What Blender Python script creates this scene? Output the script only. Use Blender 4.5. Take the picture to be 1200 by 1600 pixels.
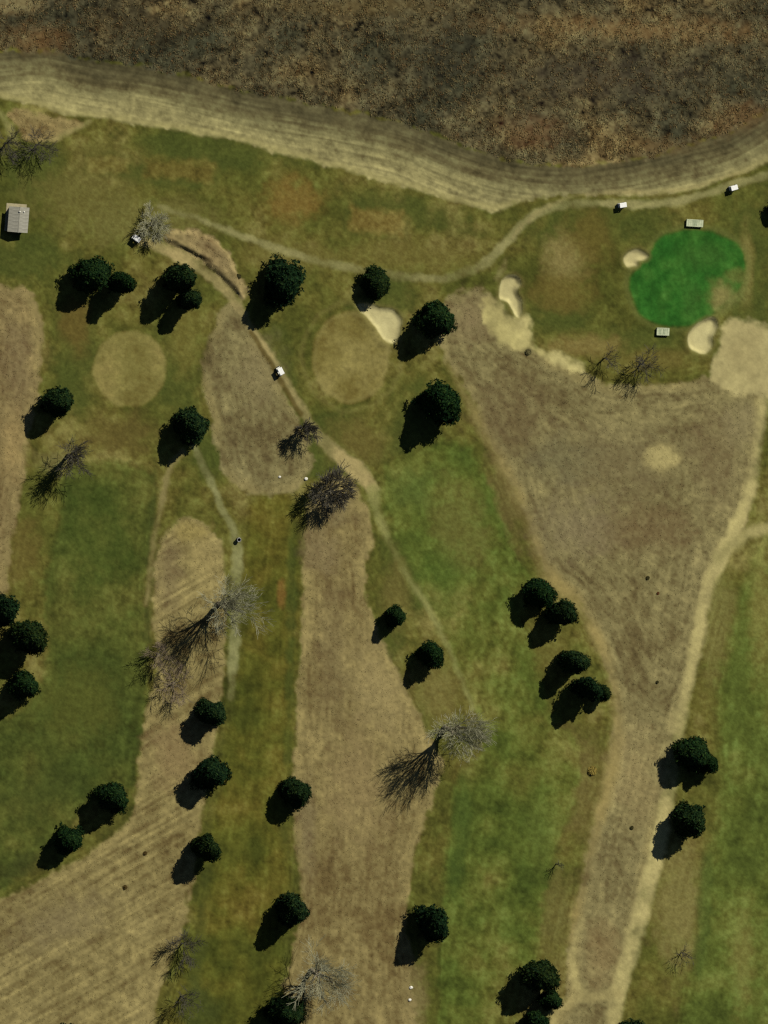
import bpy, bmesh, math, random
import numpy as np
from mathutils import Vector, Matrix

for o in list(bpy.data.objects):
    bpy.data.objects.remove(o, do_unlink=True)
sc = bpy.context.scene
COL = sc.collection
PI = math.pi
# ------------------------------------------------------------------ camera
S = 0.15                                   # metres on the ground for one photo pixel (1200 x 1600)
LEANX, LEANY = 0.33, 0.09                  # off-nadir look: camera stands up-left of the plot
CH = 1500.0
CAM = np.array([-LEANX * CH, LEANY * CH, CH])
cam = bpy.data.cameras.new('camera'); camo = bpy.data.objects.new('camera', cam); COL.objects.link(camo)
fwd = Vector((-CAM[0], -CAM[1], -CAM[2])).normalized()
up = Vector((0, 1, 0)); right = fwd.cross(up).normalized(); upv = right.cross(fwd).normalized()
camo.matrix_world = Matrix(((right.x, upv.x, -fwd.x, CAM[0]), (right.y, upv.y, -fwd.y, CAM[1]),
                            (right.z, upv.z, -fwd.z, CAM[2]), (0, 0, 0, 1)))
DIST = float(np.linalg.norm(CAM))
cam.sensor_fit = 'VERTICAL'; cam.sensor_height = 24.0
cam.lens = 24.0 * DIST / (1600 * S)
cam.clip_start = 10; cam.clip_end = 9000
sc.camera = camo
# ------------------------------------------------------------------ light
SUN_EL = 45.0
SUNDIR = Vector((0.60, 0.80, math.tan(math.radians(SUN_EL)))).normalized()   # towards the sun
sun = bpy.data.lights.new('sun', 'SUN'); sun.energy = 5.0; sun.angle = math.radians(0.53); sun.color = (1.0, 0.955, 0.87)
suno = bpy.data.objects.new('sun', sun); COL.objects.link(suno)
suno.rotation_euler = (-SUNDIR).to_track_quat('-Z', 'Y').to_euler()
suno.location = (0, 0, 200)
world = bpy.data.worlds.new('World'); sc.world = world; world.use_nodes = True
wn = world.node_tree.nodes; wl = world.node_tree.links
sky = wn.new('ShaderNodeTexSky'); sky.sky_type = 'NISHITA'; sky.sun_disc = False; sky.air_density = 0.5; sky.dust_density = 0.2
sky.sun_elevation = math.radians(SUN_EL); sky.sun_rotation = math.atan2(SUNDIR.x, SUNDIR.y)
wl.new(sky.outputs[0], wn['Background'].inputs[0]); wn['Background'].inputs[1].default_value = 0.05
sc.view_settings.view_transform = 'Standard'; sc.view_settings.look = 'None'
sc.view_settings.exposure = 0.08; sc.view_settings.gamma = 1.0; sc.view_settings.use_curve_mapping = False
sc.render.engine = 'CYCLES'
sc.cycles.filter_width = 1.35
sc.cycles.max_bounces = 4; sc.cycles.diffuse_bounces = 1
sc.cycles.use_denoising = False

# ------------------------------------------------------------------ photo pixel -> ground
Rv = np.array(right); Uv = np.array(upv); Fv = np.array(fwd)
PXW = S / DIST
def W(px, py):
    """ground point (z = 0) seen at photo pixel px, py"""
    px = np.asarray(px, float); py = np.asarray(py, float)
    a = (px - 600) * PXW; b = (800 - py) * PXW
    dx = Fv[0] + a * Rv[0] + b * Uv[0]; dy = Fv[1] + a * Rv[1] + b * Uv[1]; dz = Fv[2] + a * Rv[2] + b * Uv[2]
    t = -CAM[2] / dz
    return CAM[0] + t * dx, CAM[1] + t * dy
def lin(c):
    c = np.asarray(c, float) / 255.0
    return np.where(c <= 0.04045, c / 12.92, ((c + 0.055) / 1.055) ** 2.4)
def sstep(a, b, x):
    t = np.clip((x - a) / (b - a), 0, 1); return t * t * (3 - 2 * t)
_tabs = {}
def vn(x, y, seed):
    if seed not in _tabs:
        _tabs[seed] = np.random.RandomState(seed).rand(256, 256).astype(np.float32)
    T = _tabs[seed]
    xi = np.floor(x).astype(np.int32); yi = np.floor(y).astype(np.int32)
    fx = x - xi; fy = y - yi
    fx = fx * fx * (3 - 2 * fx); fy = fy * fy * (3 - 2 * fy)
    a = xi & 255; b = (xi + 1) & 255; c = yi & 255; d = (yi + 1) & 255
    return (T[c, a] * (1 - fx) + T[c, b] * fx) * (1 - fy) + (T[d, a] * (1 - fx) + T[d, b] * fx) * fy
def fbm(x, y, scale, seed, oct=4):
    s = 0; a = 1.0; t = 0
    for k in range(oct):
        s = s + a * vn(x / scale + 17.3 * k, y / scale + 5.1 * k, seed + k); t += a; a *= 0.55; scale *= 0.5
    return s / t
def catmull(P, n=5, closed=True):
    P = np.asarray(P, float); N = len(P); out = []
    rng = range(N) if closed else range(N - 1)
    for i in rng:
        if closed: p0, p1, p2, p3 = P[i - 1], P[i], P[(i + 1) % N], P[(i + 2) % N]
        else: p0, p1, p2, p3 = P[max(i - 1, 0)], P[i], P[i + 1], P[min(i + 2, N - 1)]
        for k in range(n):
            t = k / n
            out.append(0.5 * (2 * p1 + (p2 - p0) * t + (2 * p0 - 5 * p1 + 4 * p2 - p3) * t * t + (3 * p1 - p0 - 3 * p2 + p3) * t ** 3))
    if not closed: out.append(P[-1])
    return np.array(out)

# ------------------------------------------------------------------ ground raster (vertex grid in photo pixels)
def axis(n):
    far = np.array([-4000, -2400, -1300, -800, -520, -380.])
    lo = np.arange(-300, 0, 10.); mid = np.arange(0, n, 2.); hi = np.arange(n, n + 301, 10.)
    return np.concatenate([far, lo, mid, hi, (n - far)[::-1]])
xs = axis(1200); ys = axis(1600)
X, Y = np.meshgrid(xs, ys); X = X.astype(np.float32); Y = Y.astype(np.float32)
# gentle hand-drawn wobble of all borders
WX = X + 5 * (fbm(X, Y, 22, 11, 3) - 0.5) * 2; WY = Y + 5 * (fbm(X, Y, 22, 21, 3) - 0.5) * 2
def near(P, m):
    x0, y0 = P.min(0) - m; x1, y1 = P.max(0) + m
    i0, i1 = np.searchsorted(xs, x0), np.searchsorted(xs, x1); j0, j1 = np.searchsorted(ys, y0), np.searchsorted(ys, y1)
    return slice(max(j0, 0), j1 + 1), slice(max(i0, 0), i1 + 1)
def segdist(x, y, a, b):
    ex, ey = b - a; l = ex * ex + ey * ey + 1e-9
    t = np.clip(((x - a[0]) * ex + (y - a[1]) * ey) / l, 0, 1)
    return (x - a[0] - t * ex) ** 2 + (y - a[1] - t * ey) ** 2
def sdf(P, wob=1.0, m=70):
    """positive inside, in pixels"""
    P = np.asarray(P, float); sl = near(P, m)
    x = X[sl] + wob * (WX[sl] - X[sl]); y = Y[sl] + wob * (WY[sl] - Y[sl])
    d = np.full(x.shape, 1e9, np.float32); ins = np.zeros(x.shape, bool)
    for k in range(len(P)):
        a, b = P[k - 1], P[k]
        d = np.minimum(d, segdist(x, y, a, b))
        if a[1] != b[1]:
            c = ((a[1] > y) != (b[1] > y)) & (x < (b[0] - a[0]) * (y - a[1]) / (b[1] - a[1]) + a[0])
            ins ^= c
    d = np.sqrt(d); out = np.full(X.shape, -999., np.float32); out[sl] = np.where(ins, d, -d)
    return out
def pdist(P, wid, wob=0.6, m=60):
    """inside distance of a path strip with varying half width"""
    P = np.asarray(P, float); wid = np.asarray(wid, float); sl = near(P, m)
    x = X[sl] + wob * (WX[sl] - X[sl]); y = Y[sl] + wob * (WY[sl] - Y[sl])
    best = np.full(x.shape, -999., np.float32)
    for k in range(len(P) - 1):
        a, b = P[k], P[k + 1]; ex, ey = b - a; l = ex * ex + ey * ey + 1e-9
        t = np.clip(((x - a[0]) * ex + (y - a[1]) * ey) / l, 0, 1)
        dd = np.sqrt((x - a[0] - t * ex) ** 2 + (y - a[1] - t * ey) ** 2)
        best = np.maximum(best, wid[k] * (1 - t) + wid[k + 1] * t - dd)
    out = np.full(X.shape, -999., np.float32); out[sl] = best
    return out
NB = fbm(X, Y, 170, 31, 4); NM = fbm(X, Y, 55, 41, 4); NS = fbm(X, Y, 16, 51, 3); NF = vn(X / 5.2, Y / 5.2, 61); NK = fbm(X, Y, 9, 65, 2)
RN = np.random.RandomState(5).rand(*X.shape).astype(np.float32)
def streak(ang, L, w, seed, wave=5.0):
    c, s = math.cos(ang), math.sin(ang)
    u = X * c + Y * s; v = -X * s + Y * c + wave * (NM - 0.5)
    return 0.65 * vn(u / L, v / w, seed) + 0.35 * vn(u / (L * 0.45), v / (w * 0.55), seed + 1)
C = np.zeros(X.shape + (3,), np.float32); ROUGH = np.zeros(X.shape, np.float32); RAISE = np.zeros(X.shape, np.float32)
ID = np.zeros(X.shape, np.int16)
REG = []
def ramp(t, cols):
    cols = [lin(c) for c in cols]; n = len(cols) - 1
    t = np.clip(t, 0, 0.9999) * n; i = t.astype(int); f = (t - i)[..., None]
    A = np.array(cols); return A[i] * (1 - f) + A[i + 1] * f
def stretch(n, g=2.2): return np.clip(0.5 + (n - 0.5) * g, 0, 1)
def blend(mask, col): 
    global C
    C = C * (1 - mask[..., None]) + col * mask[..., None]
def region(name, label, cat, d, cols, n, soft=3.0, rough=0.03, fine=0.25, extra=None, mat='turf', rag=6.0, own=True):
    m = sstep(-soft, soft, d + rag * 2 * (NK - 0.5))
    t = n
    col = ramp(t, cols) * (1 + fine * (1.1 * (NF - 0.5) + 0.6 * (RN - 0.5) + 1.9 * (NS - 0.5) + 1.0 * (NK - 0.5)))[..., None]
    if extra is not None: col = col * extra[..., None]
    blend(m, col)
    global ROUGH
    ROUGH = ROUGH * (1 - m) + rough * m
    if own:
        REG.append((name, label, cat, mat)); ID[d > 0] = len(REG) - 1
    return m
def patch(cx, cy, rx, ry, col, k=1.0, rot=0.0, soft=0.5, rag=0.5):
    c, s = math.cos(rot), math.sin(rot)
    u = ((X - cx) * c + (Y - cy) * s) / rx; v = (-(X - cx) * s + (Y - cy) * c) / ry
    r = np.sqrt(u * u + v * v) + rag * (NS - 0.5) + 0.7 * rag * (NM - 0.5)
    m = k * (1 - sstep(1 - soft, 1 + soft * 0.5, r))
    f = (1 + 0.25 * (NF - 0.5) + 0.2 * (RN - 0.5))[..., None]
    blend(m, lin(col) * f)

# --- base rough: mottled olive turf
region('ground', 'mottled olive rough turf over the whole course', 'ground', np.full(X.shape, 99., np.float32),
       [(60, 63, 20), (74, 75, 26), (86, 81, 30), (102, 91, 41)], stretch(0.6 * NM + 0.4 * NB, 2.6), rough=0.03, fine=0.42)
ID[:] = 0
GREENISH = (62, 70, 25)
for a in [(330, 235, 160, 30, .1), (250, 275, 90, 22, .1), (650, 330, 120, 30, .25), (430, 590, 45, 90, -.3), (600, 470, 60, 40, 0),
          (120, 560, 45, 120, .1), (280, 590, 45, 90, 0), (640, 660, 50, 90, .3), (520, 700, 60, 70, .6), (900, 350, 90, 40, -.2),
          (1000, 350, 70, 40, 0), (1170, 380, 60, 90, 0), (870, 500, 60, 40, 0), (990, 540, 90, 30, 0), (1175, 480, 30, 60, 0), (60, 270, 60, 50, 0),
          (40, 400, 80, 40, 0), (330, 700, 40, 50, 0), (640, 900, 40, 90, -.3), (610, 1000, 30, 60, 0)]:
    patch(a[0], a[1], a[2], a[3], GREENISH, 0.75, a[4], 0.6, 0.9)
for a in [(455, 312, 46, 40, (106, 84, 32)), (220, 345, 130, 40, (96, 90, 40)), (130, 300, 90, 40, (90, 84, 36)), (450, 400, 70, 26, (94, 86, 36)),
          (640, 400, 120, 26, (92, 84, 34)), (885, 400, 36, 40, (122, 104, 54)), (880, 460, 50, 30, (92, 80, 32)), (920, 370, 40, 50, (84, 74, 28)),
          (1000, 300, 80, 10, (104, 92, 44)), (905, 540, 75, 22, (112, 94, 44)), (1020, 560, 90, 18, (92, 82, 34)), (1165, 420, 14, 70, (110, 98, 44)),
          (120, 510, 30, 50, (88, 74, 30)), (190, 680, 70, 36, (84, 74, 32)), (290, 530, 30, 60, (96, 88, 34)), (560, 690, 50, 40, (90, 80, 34)),
          (680, 880, 20, 60, (92, 80, 38)), (680, 1080, 40, 60, (98, 88, 40)), (620, 930, 24, 60, (90, 82, 36)), (35, 860, 30, 60, (88, 78, 32)),
          (95, 720, 40, 20, (98, 90, 48)), (400, 1040, 26, 60, (92, 84, 28)), (410, 980, 22, 40, (104, 92, 36)), (780, 800, 36, 110, (92, 82, 40)),
          (900, 1230, 50, 90, (94, 84, 40)), (860, 1420, 40, 90, (90, 84, 38)), (1060, 1420, 40, 120, (110, 98, 48)), (1120, 980, 30, 120, (100, 92, 42)),
          (160, 235, 60, 14, (84, 80, 32))]:
    patch(a[0], a[1], a[2], a[3], a[4], 0.8, 0, 0.7, 0.9)
# old tee boxes in the upper strip
def rect(cx, cy, w, h, rot):
    c, s = math.cos(rot), math.sin(rot)
    return np.array([(cx + c * a * w / 2 - s * b * h / 2, cy + s * a * w / 2 + c * b * h / 2) for a, b in ((-1, -1), (1, -1), (1, 1), (-1, 1))])
TEES = [(588, 346, 84, 34, .12, (92, 78, 30)), (280, 266, 110, 30, .06, (80, 72, 26)), (170, 258, 60, 22, .0, (82, 74, 28)), (432, 838, 34, 56, .05, (102, 88, 36)), (432, 900, 30, 50, .05, (96, 86, 32))]
for cx, cy, w, h, r, c in TEES:
    d = sdf(rect(cx, cy, w, h, r), 0.6)
    blend(sstep(-14, 0, d) * (1 - sstep(-4, 2, d)) * 0.55, lin((64, 70, 26)) * np.ones(3))
    region('tee_box', '', 'tee', d, [c, (c[0] + 12, c[1] + 10, c[2] + 6)], stretch(NM), 9, 0.02, 0.4, own=False)

# --- fairways
F1 = catmull([(105, 728), (175, 722), (240, 738), (246, 775), (236, 850), (228, 940), (234, 1000), (230, 1100), (213, 1200), (208, 1230), (150, 1250), (90, 1315), (0, 1392), (-120, 1460), (-120, 1150), (-20, 1130), (55, 1090), (75, 1000), (66, 930), (92, 820)], 3)
F2 = catmull([(398, 780), (440, 772), (462, 800), (468, 900), (462, 1020), (456, 1150), (452, 1290), (452, 1400), (440, 1500), (425, 1620), (410, 1800), (200, 1800), (255, 1600), (290, 1500), (310, 1400), (332, 1290), (352, 1170), (366, 1090), (378, 950), (384, 850)], 3)
F3 = catmull([(588, 742), (640, 706), (715, 690), (760, 745), (800, 850), (832, 905), (815, 960), (838, 1020), (850, 1090), (880, 1140), (905, 1165), (900, 1240), (868, 1330), (848, 1420), (835, 1500), (800, 1620), (780, 1800), (670, 1800), (684, 1600), (690, 1450), (700, 1330), (718, 1210), (752, 1175), (738, 1100), (690, 985), (640, 880), (602, 800)], 3)
F4 = catmull([(1230, 825), (1185, 850), (1165, 930), (1135, 1020), (1118, 1120), (1128, 1200), (1118, 1290), (1100, 1370), (1088, 1480), (1060, 1620), (1050, 1800), (1420, 1800), (1420, 825)], 3)
st1 = streak(math.radians(100), 120, 7, 71); st2 = streak(math.radians(97), 150, 6, 73); st3 = streak(math.radians(100), 130, 8, 75)
region('fairway', 'dark green mown fairway at the left edge', 'fairway', sdf(F1), [(48, 58, 19), (56, 65, 22), (66, 72, 25), (80, 80, 30)], stretch(0.5 * NB + 0.5 * NM, 2.4), 9, 0.015, 0.40, 0.80 + 0.40 * st1)
region('fairway', 'yellow olive mown fairway running between the two long meadows', 'fairway', sdf(F2), [(60, 64, 18), (74, 74, 21), (86, 79, 24), (98, 86, 30)], stretch(0.4 * NB + 0.6 * NM, 2.4), 8, 0.015, 0.36, 0.80 + 0.40 * st2)
region('fairway', 'bright olive green fairway right of the diagonal path', 'fairway', sdf(F3), [(58, 70, 22), (71, 81, 26), (84, 87, 30), (101, 93, 38)], stretch(0.45 * NB + 0.55 * NM, 2.5), 9, 0.015, 0.40, 0.80 + 0.40 * st3)
region('fairway', 'green fairway along the lower right edge', 'fairway', sdf(F4), [(65, 75, 25), (77, 86, 29), (89, 91, 33), (104, 96, 40)], stretch(0.45 * NB + 0.55 * NM, 2.4), 12, 0.015, 0.36, 0.80 + 0.40 * st3)
for P_ in (F1, F2, F3, F4):
    d = sdf(P_, .5); C *= (1 + 0.34 * (vn(d / 3.6, (X + Y) / 70, 85) - 0.5) * np.exp(-np.abs(d) / 40))[..., None]
for a in [(720, 820, 44, 80, (98, 92, 40), -.3), (860, 1010, 26, 40, (96, 90, 36), 0), (150, 850, 60, 90, (52, 66, 20), 0), (120, 1100, 70, 60, (78, 80, 28), 0),
          (60, 1240, 80, 40, (58, 66, 24), -.4), (185, 1290, 50, 16, (54, 60, 22), -.5), (40, 1350, 70, 20, (50, 54, 22), -.5), (455, 930, 9, 160, (56, 66, 24), .02), (452, 1110, 9, 150, (62, 70, 24), .02),
          (445, 1260, 12, 90, (62, 66, 24), .02), (720, 1290, 14, 110, (58, 74, 26), .1), (660, 1150, 24, 60, (72, 76, 28), 0), (1160, 1010, 14, 160, (76, 86, 30), .1), (1190, 960, 20, 90, (110, 98, 40), 0),
          (1100, 1420, 12, 120, (66, 80, 30), .08), (1160, 1500, 20, 90, (108, 98, 42), 0), (310, 1480, 14, 120, (62, 68, 26), .12), (300, 1570, 40, 40, (56, 64, 26), 0), (235, 900, 9, 160, (54, 62, 24), .05),
          (640, 760, 40, 40, (76, 88, 34), 0), (690, 920, 40, 60, (62, 82, 26), -.4), (440, 925, 7, 24, (118, 82, 34), 0), (850, 1300, 30, 60, (78, 88, 32), 0)]:
    patch(a[0], a[1], a[2], a[3], a[4], 0.55, a[5], 0.7, 0.9)

# --- dry meadows
MB = catmull([(-140, 440), (-20, 442), (38, 452), (60, 488), (66, 555), (54, 640), (42, 690), (36, 760), (20, 830), (12, 900), (0, 935), (-140, 960)], 4)
MA = catmull([(374, 478), (345, 486), (326, 540), (314, 590), (328, 640), (338, 690), (352, 740), (388, 768), (432, 772), (472, 756), (488, 722), (480, 680), (455, 635), (430, 580), (402, 530)], 4)
MC = catmull([(490, 760), (478, 850), (474, 930), (468, 1030), (464, 1120), (458, 1200), (462, 1310), (470, 1400), (462, 1460), (446, 1540), (438, 1640), (432, 1800), (660, 1800), (656, 1640), (646, 1540), (636, 1440), (645, 1340), (672, 1260), (690, 1190), (664, 1140), (626, 1060), (596, 1000), (574, 940), (568, 890), (584, 850), (572, 790), (540, 742)], 4)
MD = catmull([(690, 490), (705, 462), (742, 450), (772, 470), (785, 515), (835, 545), (872, 562), (912, 584), (962, 602), (1060, 596), (1112, 590), (1160, 600), (1192, 620), (1186, 690), (1176, 760), (1166, 820), (1128, 872), (1104, 960), (1082, 1060), (1060, 1130), (1042, 1210), (1018, 1330), (992, 1430), (972, 1520), (960, 1600), (945, 1800), (860, 1800), (868, 1600), (886, 1560), (890, 1480), (905, 1400), (922, 1310), (950, 1225), (958, 1150), (962, 1090), (938, 1010), (908, 945), (866, 905), (838, 850), (802, 760), (766, 690), (742, 625), (704, 572), (686, 535)], 4)
ME = catmull([(250, 850), (268, 826), (300, 809), (330, 824), (347, 860), (352, 930), (350, 1000), (348, 1080), (338, 1150), (324, 1220), (312, 1290), (300, 1370), (288, 1440), (262, 1515), (246, 1555), (236, 1610), (220, 1800), (-160, 1800), (-160, 1470), (-40, 1425), (60, 1376), (140, 1334), (205, 1272), (215, 1185), (230, 1100), (246, 1045), (240, 965), (240, 895)], 4)
MT = catmull([(15, 172), (60, 178), (128, 192), (95, 212), (62, 222), (34, 216)], 4)
MM = catmull([(258, 372), (272, 360), (302, 360), (340, 378), (364, 406), (380, 440), (384, 470), (366, 456), (340, 428), (310, 405), (280, 390)], 4)
BROWN = [(98, 80, 50), (114, 96, 60), (126, 108, 66), (140, 120, 74)]
def contour(d, w, seed): return vn(d / w, (X + Y) / 90, seed) * 0.7 + 0.3 * vn(d / (w * .5), (X - Y) / 40, seed + 1)
for nm, lb, P, cols, ang in [
    ('meadow', 'dry brown meadow cut by the left edge of the photo', MB, [(94, 78, 46), (110, 92, 54), (130, 108, 62)], 95),
    ('meadow', 'rounded grey brown meadow left of the diagonal path', MA, [(84, 74, 44), (100, 88, 53), (116, 102, 62)], 80),
    ('meadow', 'long tan meadow strip down the middle of the photo', MC, [(94, 79, 44), (112, 95, 54), (128, 109, 64)], 92),
    ('meadow', 'wide funnel shaped brown meadow on the right', MD, [(92, 80, 47), (108, 95, 57), (124, 109, 67)], 30),
    ('meadow', 'tan meadow in the lower left corner with a narrow rounded top', ME, [(96, 82, 46), (112, 96, 54), (130, 112, 66)], -30),
    ('meadow', 'small brown triangle of meadow in the upper left corner', MT, [(92, 74, 42), (112, 92, 52), (124, 104, 60)], 20),
    ('meadow', 'raised tan mound between the two cart paths', MM, [(108, 88, 54), (126, 106, 66), (138, 118, 72)], 40)]:
    d = sdf(P)
    ex = 0.70 + 0.40 * streak(math.radians(ang), 40, 4.4, 81) + 0.22 * contour(d, 5.0, 87)
    if P is ME: ex = 0.60 + 0.82 * streak(math.radians(-30), 240, 4.4, 81, 2.0)
    if P is MD:
        ex = 0.62 + 0.26 * streak(math.radians(32), 40, 4.6, 81) + 0.52 * contour(d, 6.0, 87)
    region(nm, lb, 'meadow', d, cols, stretch(0.5 * NM + 0.5 * NB, 1.6), 4.0, 0.04, 0.34, ex, 'dry')
    fall = np.exp(-np.abs(d) / 34)
    C *= (1 + 0.42 * (vn(d / 3.2, (X + Y) / 55, 88) - 0.5) * fall + 0.16 * (vn(d / 4.6, (X - Y) / 70, 89) - 0.5) * sstep(0, 3, d))[..., None]
    edge = sstep(-4, 4, d) * (1 - sstep(6, 22, d)) * 0.45 * stretch(NM, 3)
    blend(edge, lin((136, 117, 67)) * (1 + 0.3 * (NF - .5))[..., None])
    if P is MM: RAISE += 0.9 * sstep(0, 9, d) * (1 - 0.6 * sstep(0, 60, d))
for a in [(800, 650, 70, 60, (94, 80, 50), .6), (960, 720, 120, 60, (104, 90, 58), 0), (1000, 830, 90, 40, (98, 80, 50), 0), (900, 820, 60, 60, (116, 100, 70), 0), (1036, 716, 26, 24, (146, 126, 72), 0),
          (870, 720, 60, 40, (96, 88, 58), 0), (1120, 720, 40, 100, (104, 88, 56), 0), (520, 1020, 30, 120, (104, 88, 54), 0), (590, 1080, 40, 90, (134, 114, 70), -.3), (500, 860, 30, 40, (112, 94, 62), 0),
          (520, 790, 34, 34, (100, 86, 60), 0), (265, 900, 22, 60, (98, 82, 54), 0), (320, 880, 20, 50, (136, 116, 66), 0), (300, 830, 30, 16, (134, 114, 56), 0), (270, 1180, 40, 60, (124, 100, 62), 0), (100, 1440, 90, 40, (110, 94, 62), -.4),
          (30, 570, 30, 70, (104, 86, 56), 0), (20, 700, 22, 60, (140, 114, 66), 0), (560, 1230, 50, 100, (126, 104, 64), 0), (480, 1290, 16, 80, (106, 90, 60), 0), (735, 500, 36, 40, (106, 86, 58), .6), (1160, 660, 30, 40, (122, 106, 70), 0),
          (940, 1490, 30, 60, (116, 94, 56), 0), (990, 1210, 40, 80, (128, 108, 66), 0), (400, 590, 40, 60, (118, 102, 66), 0), (650, 1560, 20, 60, (120, 102, 60), 0)]:
    patch(a[0], a[1], a[2], a[3], a[4], 0.6, a[5], 0.8, 0.9)
patch(1036, 716, 24, 22, (150, 132, 80), .8, 0, .5, .9)
# --- striped bank below the marsh, then the marsh
LOW = [(-320, 120), (-100, 135), (0, 150), (100, 176), (180, 188), (300, 206), (400, 228), (500, 255), (600, 282), (700, 312), (770, 328), (815, 316), (860, 306), (960, 304), (1050, 302), (1120, 284), (1200, 252), (1320, 200), (1520, 120)]
UPP = [(-320, 90), (-100, 84), (0, 82), (70, 78), (150, 95), (250, 110), (380, 142), (450, 156), (530, 170), (640, 194), (720, 228), (800, 252), (870, 260), (940, 256), (1000, 246), (1060, 230), (1130, 212), (1200, 172), (1320, 110), (1520, 40)]
LOWc = catmull(LOW, 3, False); UPPc = catmull(UPP, 3, False)
BANK = np.concatenate([LOWc, UPPc[::-1]]); dbank = sdf(BANK)
MARSH = np.concatenate([UPPc, [(1520, -260), (-320, -260)]]); dm = sdf(MARSH, 1.6, 900)
away = -sdf(MARSH, 0.0, 900)
bandn = vn((away + 3 * (NM - .5)) / 3.4, X / 120, 91) * 0.65 + 0.35 * vn(away / 2.4, X / 45, 93)
region('bank', 'striped dry grass bank curving along the marsh edge', 'bank', dbank, [(72, 67, 42), (92, 84, 52), (116, 105, 65), (130, 117, 72)],
       np.clip(sstep(2, 84, away) * 1.05 + 0.6 * (NM - .5), 0, 1), 3, 0.04, 0.36, 0.56 + 0.84 * bandn, 'dry')
blend(sstep(-5, 3, dbank) * sstep(45, 70, away) * (1 - sstep(3, 12, dbank)) * 0.7, lin((140, 126, 74)) * (1 + 0.3 * (NF - .5))[..., None])
big = stretch(0.6 * fbm(X, Y * 1.6, 120, 95, 4) + 0.4 * NM, 2.6)
region('marsh', 'brown marsh ground under the reeds across the top', 'marsh', dm, [(50, 50, 34), (64, 60, 40), (77, 69, 44), (98, 81, 47)], big, 4, 0.06, 0.9, None, 'dry')
for a in [(1000, 46, 230, 20, (120, 94, 54), .03), (830, 205, 50, 30, (94, 68, 40), 0), (1150, 180, 60, 26, (104, 78, 44), -.3), (60, 60, 50, 26, (98, 70, 36), 0), (15, 6, 50, 16, (140, 120, 76), 0),
          (690, 90, 60, 50, (44, 42, 30), 0), (560, 10, 120, 14, (92, 78, 44), 0), (950, 120, 140, 40, (60, 52, 38), 0), (1020, 230, 70, 14, (98, 78, 44), -.1), (220, 40, 90, 30, (56, 49, 31), 0)]:
    patch(a[0], a[1], a[2], a[3], a[4], 0.5, a[5], 0.8, 1.0)

# --- cart paths
def path(lb, pts, wid, col, k=0.85, soft=2.5, name='cart_path'):
    P = catmull(pts, 4, False); w = np.interp(np.linspace(0, 1, len(P)), np.linspace(0, 1, len(wid)), wid)
    d = pdist(P, w)
    m = sstep(-soft - 1.5, soft + 1.5, d + 5 * (NK - .5)) * k * (0.35 + 0.75 * stretch(NM, 2) + 0.5 * (NS - .5))
    blend(np.clip(m, 0, 1), ramp(stretch(NM), [tuple(v * .93 for v in col), tuple(v * 1.05 for v in col)]) * (1 + 0.22 * (NF - .5) + 0.16 * (RN - .5))[..., None])
    global ROUGH
    ROUGH = ROUGH * (1 - m) + 0.012 * m
    REG.append((name, lb, 'path', 'path')); ID[d > 0] = len(REG) - 1
    return d
path('pale grey cart path curving below the striped bank to the right edge', [(250, 322), (330, 350), (420, 384), (500, 408), (580, 425), (640, 433), (700, 435), (742, 420), (780, 390), (812, 356), (842, 332), (890, 319), (960, 318), (1040, 318), (1100, 303), (1200, 274), (1330, 230)], [3, 5, 6, 6, 7, 6, 6, 6, 6], (122, 112, 66), 1.0)
path('thin worn track running beside the pale cart path', [(800, 372), (838, 334), (890, 308), (960, 300), (1030, 300), (1090, 290), (1200, 255), (1330, 200)], [2, 2.5, 2.5, 2, 2], (140, 122, 74), 0.6, 2)
path('tan diagonal cart path from the white cart by the bare tree down to the lone grey bare tree', [(222, 378), (250, 386), (290, 406), (336, 436), (372, 478), (400, 522), (430, 566), (456, 612), (482, 658), (520, 706), (556, 734), (582, 762), (592, 804), (612, 852), (642, 908), (682, 972), (716, 1050), (738, 1106)][:12], [5, 8, 10, 9, 6, 5, 5, 6, 10, 13, 9], (142, 122, 74), 1.1)
path('faint worn line continuing the diagonal path along the bright fairway', [(584, 766), (592, 804), (612, 852), (642, 908), (682, 972), (716, 1050), (738, 1106)], [9, 6, 4.5, 4, 4, 3.5, 2.5], (116, 110, 56), 0.9, 4)
path('short grey path leading down from the conifer past the small round bin', [(302, 694), (320, 730), (345, 790), (366, 832), (371, 872), (368, 930), (365, 1010), (360, 1088)], [5, 5, 5, 6, 8, 8, 8, 5], (116, 110, 66), 1.0)
path('thin pale path along the right side of the dark fairway', [(284, 706), (268, 728), (252, 790), (238, 868), (228, 945)], [5, 4.5, 4.5, 4, 3], (112, 98, 54), 1.0)
path('wide pale track down the right side of the funnel shaped meadow', [(1192, 630), (1184, 700), (1168, 780), (1132, 860), (1106, 920), (1091, 990), (1076, 1060), (1061, 1130), (1046, 1220), (1026, 1330), (1002, 1420), (980, 1500), (962, 1560), (950, 1640), (940, 1750)], [7, 6, 9, 11, 9, 9, 9, 10, 11, 12, 13, 12, 10, 10], (152, 135, 82), 1.25, 5)
path('pale spur of track joining the wide track from the right edge', [(1330, 800), (1200, 826), (1160, 838), (1124, 872)], [8, 7, 8, 9], (134, 120, 70), 1.0, 5)
path('tan worn strip on the left side of the funnel shaped meadow', [(700, 566), (738, 640), (790, 740), (826, 822), (856, 896), (905, 945), (940, 1010), (962, 1090), (960, 1180), (930, 1300), (906, 1400), (893, 1470)], [3, 7, 8, 9, 12, 8, 8, 8, 10, 8, 7, 6], (128, 108, 58), 0.8, 7)
path('pale loop of track round the lower end of the funnel shaped meadow', [(908, 1440), (896, 1490), (900, 1535), (926, 1556), (962, 1548)], [5, 5, 6, 8, 9], (144, 127, 76), 0.9, 4)
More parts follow.
